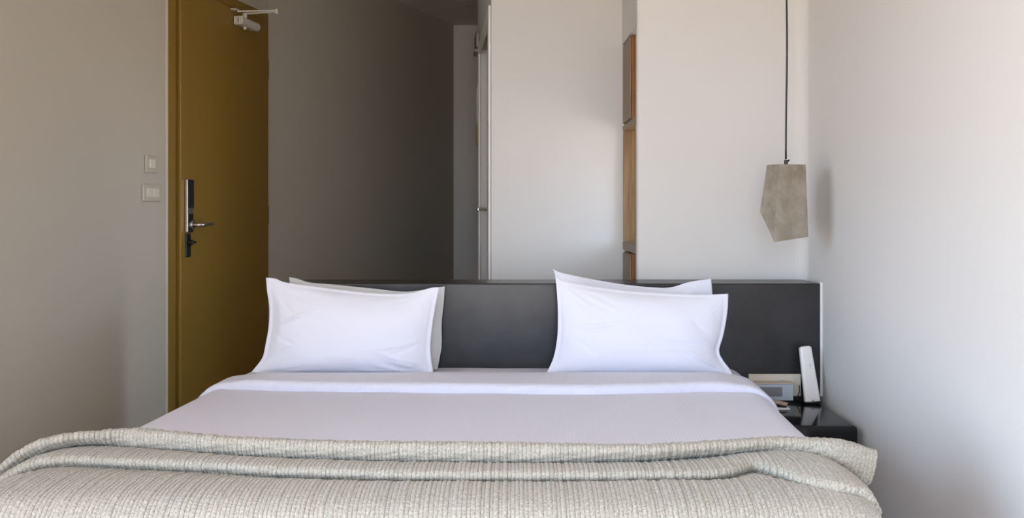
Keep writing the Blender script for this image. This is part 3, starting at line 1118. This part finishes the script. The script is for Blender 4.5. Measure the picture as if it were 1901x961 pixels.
sm = th.modifiers.new('thickness', 'SOLIDIFY')
sm.thickness = 0.005
sm.offset = -1 if sgn > 0 else 1

# ------------------------------------------------------------------ pendant lamp
PY = 3.50
pen = thing('pendant_lamp', 'faceted raw concrete pendant lamp hanging on a black cable above the nightstand', 'pendant lamp', unp(1459, 305, PY))
# plan ring at the top and the uneven cut ring at the bottom
topr = [(1423.5, 305, 0.0), (1448, 306.5, -0.075), (1496, 306.5, -0.035), (1491, 306, 0.075), (1438, 306, 0.080)]
botr = [(1410.5, 392.5, 0.0), (1437.5, 449, -0.085), (1500.7, 439.5, -0.045), (1497, 425, 0.085), (1430, 412, 0.085)]
tp = [unp(x, y, PY + d) for x, y, d in topr]
zt0 = CAMZ - (306 - HY) / F * PY
for p in tp:
    p.z = zt0
bp = [unp(x, y, PY + d) for x, y, d in botr]
bm = bmesh.new()
tv = [bm.verts.new(p) for p in tp]
bv = [bm.verts.new(p) for p in bp]
bm.faces.new(tv)
for i in range(5):
    j = (i + 1) % 5
    if i == 0:
        bm.faces.new((tv[i], bv[i], bv[j], tv[j]))
    else:
        bm.faces.new((tv[i], bv[i], bv[j])); bm.faces.new((tv[i], bv[j], tv[j]))
bmesh.ops.recalc_face_normals(bm, faces=bm.faces)
sh = obj('lamp_shade', bm, M['concrete'], pen)
md = sh.modifiers.new('shell', 'SOLIDIFY'); md.thickness = 0.008; md.offset = -1
bv_ = sh.modifiers.new('edges', 'BEVEL'); bv_.width = 0.0025; bv_.segments = 2; bv_.limit_method = 'ANGLE'; bv_.angle_limit = math.radians(12)
cpx = unp(1459, 300, PY)
bm = bmesh.new()
pts = []
for k in range(24):
    f = k / 23
    z = zt0 + 0.02 + (CEIL - 0.02 - zt0 - 0.02) * f
    pts.append((cpx.x + 0.003 * math.sin(f * 5.0) - 0.001 * math.sin(f * 13), PY, z))
tube(bm, pts, 0.0035, 8)
obj('cable', bm, M['black'], pen, True)
bm = bmesh.new()
cyl(bm, (cpx.x, PY, zt0 + 0.001), (cpx.x, PY, zt0 + 0.018), 0.007, 0.006, seg=14, bevel=0.001)
cyl(bm, (cpx.x + 0.004, PY - 0.004, zt0 + 0.012), (cpx.x + 0.011, PY - 0.006, zt0 + 0.018), 0.003, seg=8)
obj('cord_grip', bm, M['black'], pen)
bm = bmesh.new()
cyl(bm, (cpx.x, PY, zt0 - 0.06), (cpx.x, PY, zt0 - 0.009), 0.02, seg=20, bevel=0.002)
obj('lamp_holder', bm, M['black'], pen)
bm = bmesh.new()
bmesh.ops.create_uvsphere(bm, u_segments=20, v_segments=12, radius=0.028, matrix=Matrix.Translation((cpx.x, PY, zt0 - 0.088)))
obj('bulb', bm, M['bulb'], pen, True)
bm = bmesh.new()
cyl(bm, (cpx.x, PY, CEIL - 0.03), (cpx.x, PY, CEIL - 0.001), 0.04, seg=28, bevel=0.003)
obj('ceiling_rose', bm, M['black'], pen)

# ------------------------------------------------------------------ on and above the nightstand
# socket plate on the headboard
t = thing('socket_plate', 'long cream socket plate on the dark headboard behind the clock', 'wall socket', (0.98, HBY - 0.002, 0.42))
def zy(y, Y): return CAMZ - (y - HY) / F * Y
def xx(x, Y): return (x - CX) / F * Y
bm = bmesh.new()
box(bm, xx(1389.5, 3.69), xx(1487, 3.69), HBY - 0.0115, HBY - 0.001, zy(735, 3.69), zy(694, 3.69), 0.003, 2)
obj('faceplate', bm, M['cream'], t)
bm = bmesh.new()
box(bm, xx(1402, 3.69), xx(1474, 3.69), HBY - 0.0145, HBY - 0.012, zy(728, 3.69), zy(704, 3.69), 0.001, 1)
obj('socket_module', bm, M['switch_key'], t)
bm = bmesh.new()
c = Vector((xx(1453, 3.68), HBY - 0.015, zy(712, 3.68)))
lathe_pts = [c + Vector((0.014 * math.cos(a), -0.001, 0.014 * math.sin(a))) for a in [math.pi * k / 12 for k in range(13)]]
tube(bm, lathe_pts, 0.0018, 8)
obj('socket_rim', bm, M['clock'], t, True)
# phone lead
bm = bmesh.new()
tube(bm, [(xx(1484, 3.685), HBY - 0.013, zy(716, 3.68)), (xx(1487, 3.66), HBY - 0.02, zy(716.5, 3.68)), (xx(1486, 3.66), HBY - 0.028, zy(728, 3.66)), (xx(1481, 3.66), HBY - 0.034, zy(738, 3.66)), (xx(1485, 3.65), 3.645, NS + 0.004), (xx(1492, 3.65), 3.655, NS + 0.004)], 0.0018, 8)
tag(obj('phone_lead', bm, M['black'], None, True), 'thin dark lead looping from the cream socket plate to the handset', 'cable')

# digital clock
CY_ = 3.636
t = thing('alarm_clock', 'pale blue grey digital alarm clock with blank grey screen and beige top', 'clock', (0.96, 3.65, NS))
ck1, cky = xx(1473, CY_), CY_
ck0 = 0.899
zb = NS + 0.001
zt1 = zy(713, CY_)
bm = bmesh.new()
box(bm, ck0, ck1, cky, cky + 0.045, zb + 0.005, zt1, 0.003, 2)
obj('clock_body', bm, M['clock'], t)
bm = bmesh.new()
box(bm, ck0 - 0.003, ck1 + 0.002, cky - 0.003, cky + 0.047, zt1 + 0.0003, zt1 + 0.005, 0.0015, 1)
obj('clock_top', bm, M['clock_top'], t)
bm = bmesh.new()
box(bm, xx(1408, CY_), xx(1452, CY_), cky - 0.0025, cky - 0.0003, zy(735.5, CY_), zy(718, CY_), 0.001, 1)
obj('screen', bm, M['lcd'], t)
bm = bmesh.new()
box(bm, ck0 + 0.01, ck1 - 0.005, cky + 0.006, cky + 0.04, zb - 0.0004, zb + 0.0048)
obj('foot', bm, M['black'], t)

# cordless handset leaning on its cradle
t = thing('cordless_phone', 'white cordless handset standing upright and tilted on the black nightstand', 'telephone', (1.12, 3.625, NS))
tiltm = Matrix.Translation((xx(1508.3, 3.62), 3.622, NS + 0.006)) @ Matrix.Rotation(math.radians(-5.8), 4, 'Y') @ Matrix.Rotation(math.radians(-7), 4, 'X')
hh = 0.205
w0, w1 = 0.0295, 0.0225
bm = bmesh.new()
# tapering rounded slab
levels = [(0.0, 0.96), (0.004, 1.0), (0.05, 1.0), (0.10, 1.0), (0.15, 1.0), (0.19, 1.0), (0.199, 0.96), (0.204, 0.80), (hh, 0.55)]
rings = []
for z, s in levels:
    wv = (w0 + (w1 - w0) * z / hh) * (0.9 + 0.1 * s) * (s if s < 0.9 else 1)
    dv = 0.012 * (0.7 + 0.3 * s)
    ring = []
    for k in range(32):
        a = 2 * math.pi * k / 32
        ca, sa = math.cos(a), math.sin(a)
        ring.append(bm.verts.new(tiltm @ Vector((wv * math.copysign(abs(ca) ** 0.35, ca), dv * math.copysign(abs(sa) ** 0.55, sa), z))))
    rings.append(ring)
for a, b in zip(rings, rings[1:]):
    for k in range(32):
        bm.faces.new((a[k], a[(k + 1) % 32], b[(k + 1) % 32], b[k]))
bm.faces.new(rings[0][::-1]); bm.faces.new(rings[-1])
obj('handset', bm, M['phone'], t, True)
bm = bmesh.new()
box(bm, -0.0008, 0.0008, -0.0132, -0.0121, 0.122, 0.140, mtx=tiltm @ Matrix.Rotation(math.radians(3), 4, 'Y'))
obj('emblem', bm, M['dark_print'], t)
bm = bmesh.new()
cyl(bm, (0, -0.0128, 0.004), (0, -0.0118, 0.004), 0.004, seg=14, mtx=tiltm)
obj('charge_contact', bm, M['dark_print'], t)
bm = bmesh.new()
box(bm, xx(1508, 3.62) - 0.031, xx(1508, 3.62) + 0.031, 3.608, 3.64, NS + 0.0005, NS + 0.0065, 0.002, 2)
obj('cradle', bm, M['black'], t)

# notepad and dark sleeve with tan top near the bed edge
bm = bmesh.new()
rz = Matrix.Translation((0.947, 3.535, NS)) @ Matrix.Rotation(math.radians(-8), 4, 'Z')
box(bm, -0.032, 0.060, -0.035, 0.035, 0.0005, 0.006, 0.001, 1, mtx=rz)
tag(obj('notepad', bm, M['paper']), 'thin white notepad on the nightstand beside the bed edge', 'notepad')
t = thing('glasses_case', 'dark wedge case with a tan top, lying on the white notepad', 'case', (0.93, 3.47, NS + 0.0065))
rz2 = Matrix.Translation((0.952, 3.545, NS + 0.0065)) @ Matrix.Rotation(math.radians(-24), 4, 'Z')
bm = bmesh.new()
v = [bm.verts.new(rz2 @ Vector(p)) for p in ((-0.038, -0.02, 0), (0.052, -0.02, 0), (0.052, 0.02, 0), (-0.038, 0.02, 0), (-0.038, -0.02, 0.022), (0.052, -0.02, 0.006), (0.052, 0.02, 0.006), (-0.038, 0.02, 0.022))]
for f in ((3, 2, 1, 0), (4, 5, 6, 7), (0, 1, 5, 4), (1, 2, 6, 5), (2, 3, 7, 6), (3, 0, 4, 7)):
    bm.faces.new([v[i] for i in f])
obj('case_body', bm, M['black'], t)
bm = bmesh.new()
v = [bm.verts.new(rz2 @ Vector(p)) for p in ((-0.038, -0.021, 0.0225), (0.053, -0.021, 0.0065), (0.053, 0.021, 0.0065), (-0.038, 0.021, 0.0225), (-0.038, -0.021, 0.027), (0.053, -0.021, 0.0105), (0.053, 0.021, 0.0105), (-0.038, 0.021, 0.027))]
for f in ((3, 2, 1, 0), (4, 5, 6, 7), (0, 1, 5, 4), (1, 2, 6, 5), (2, 3, 7, 6), (3, 0, 4, 7)):
    bm.faces.new([v[i] for i in f])
obj('case_top', bm, M['tan'], t)
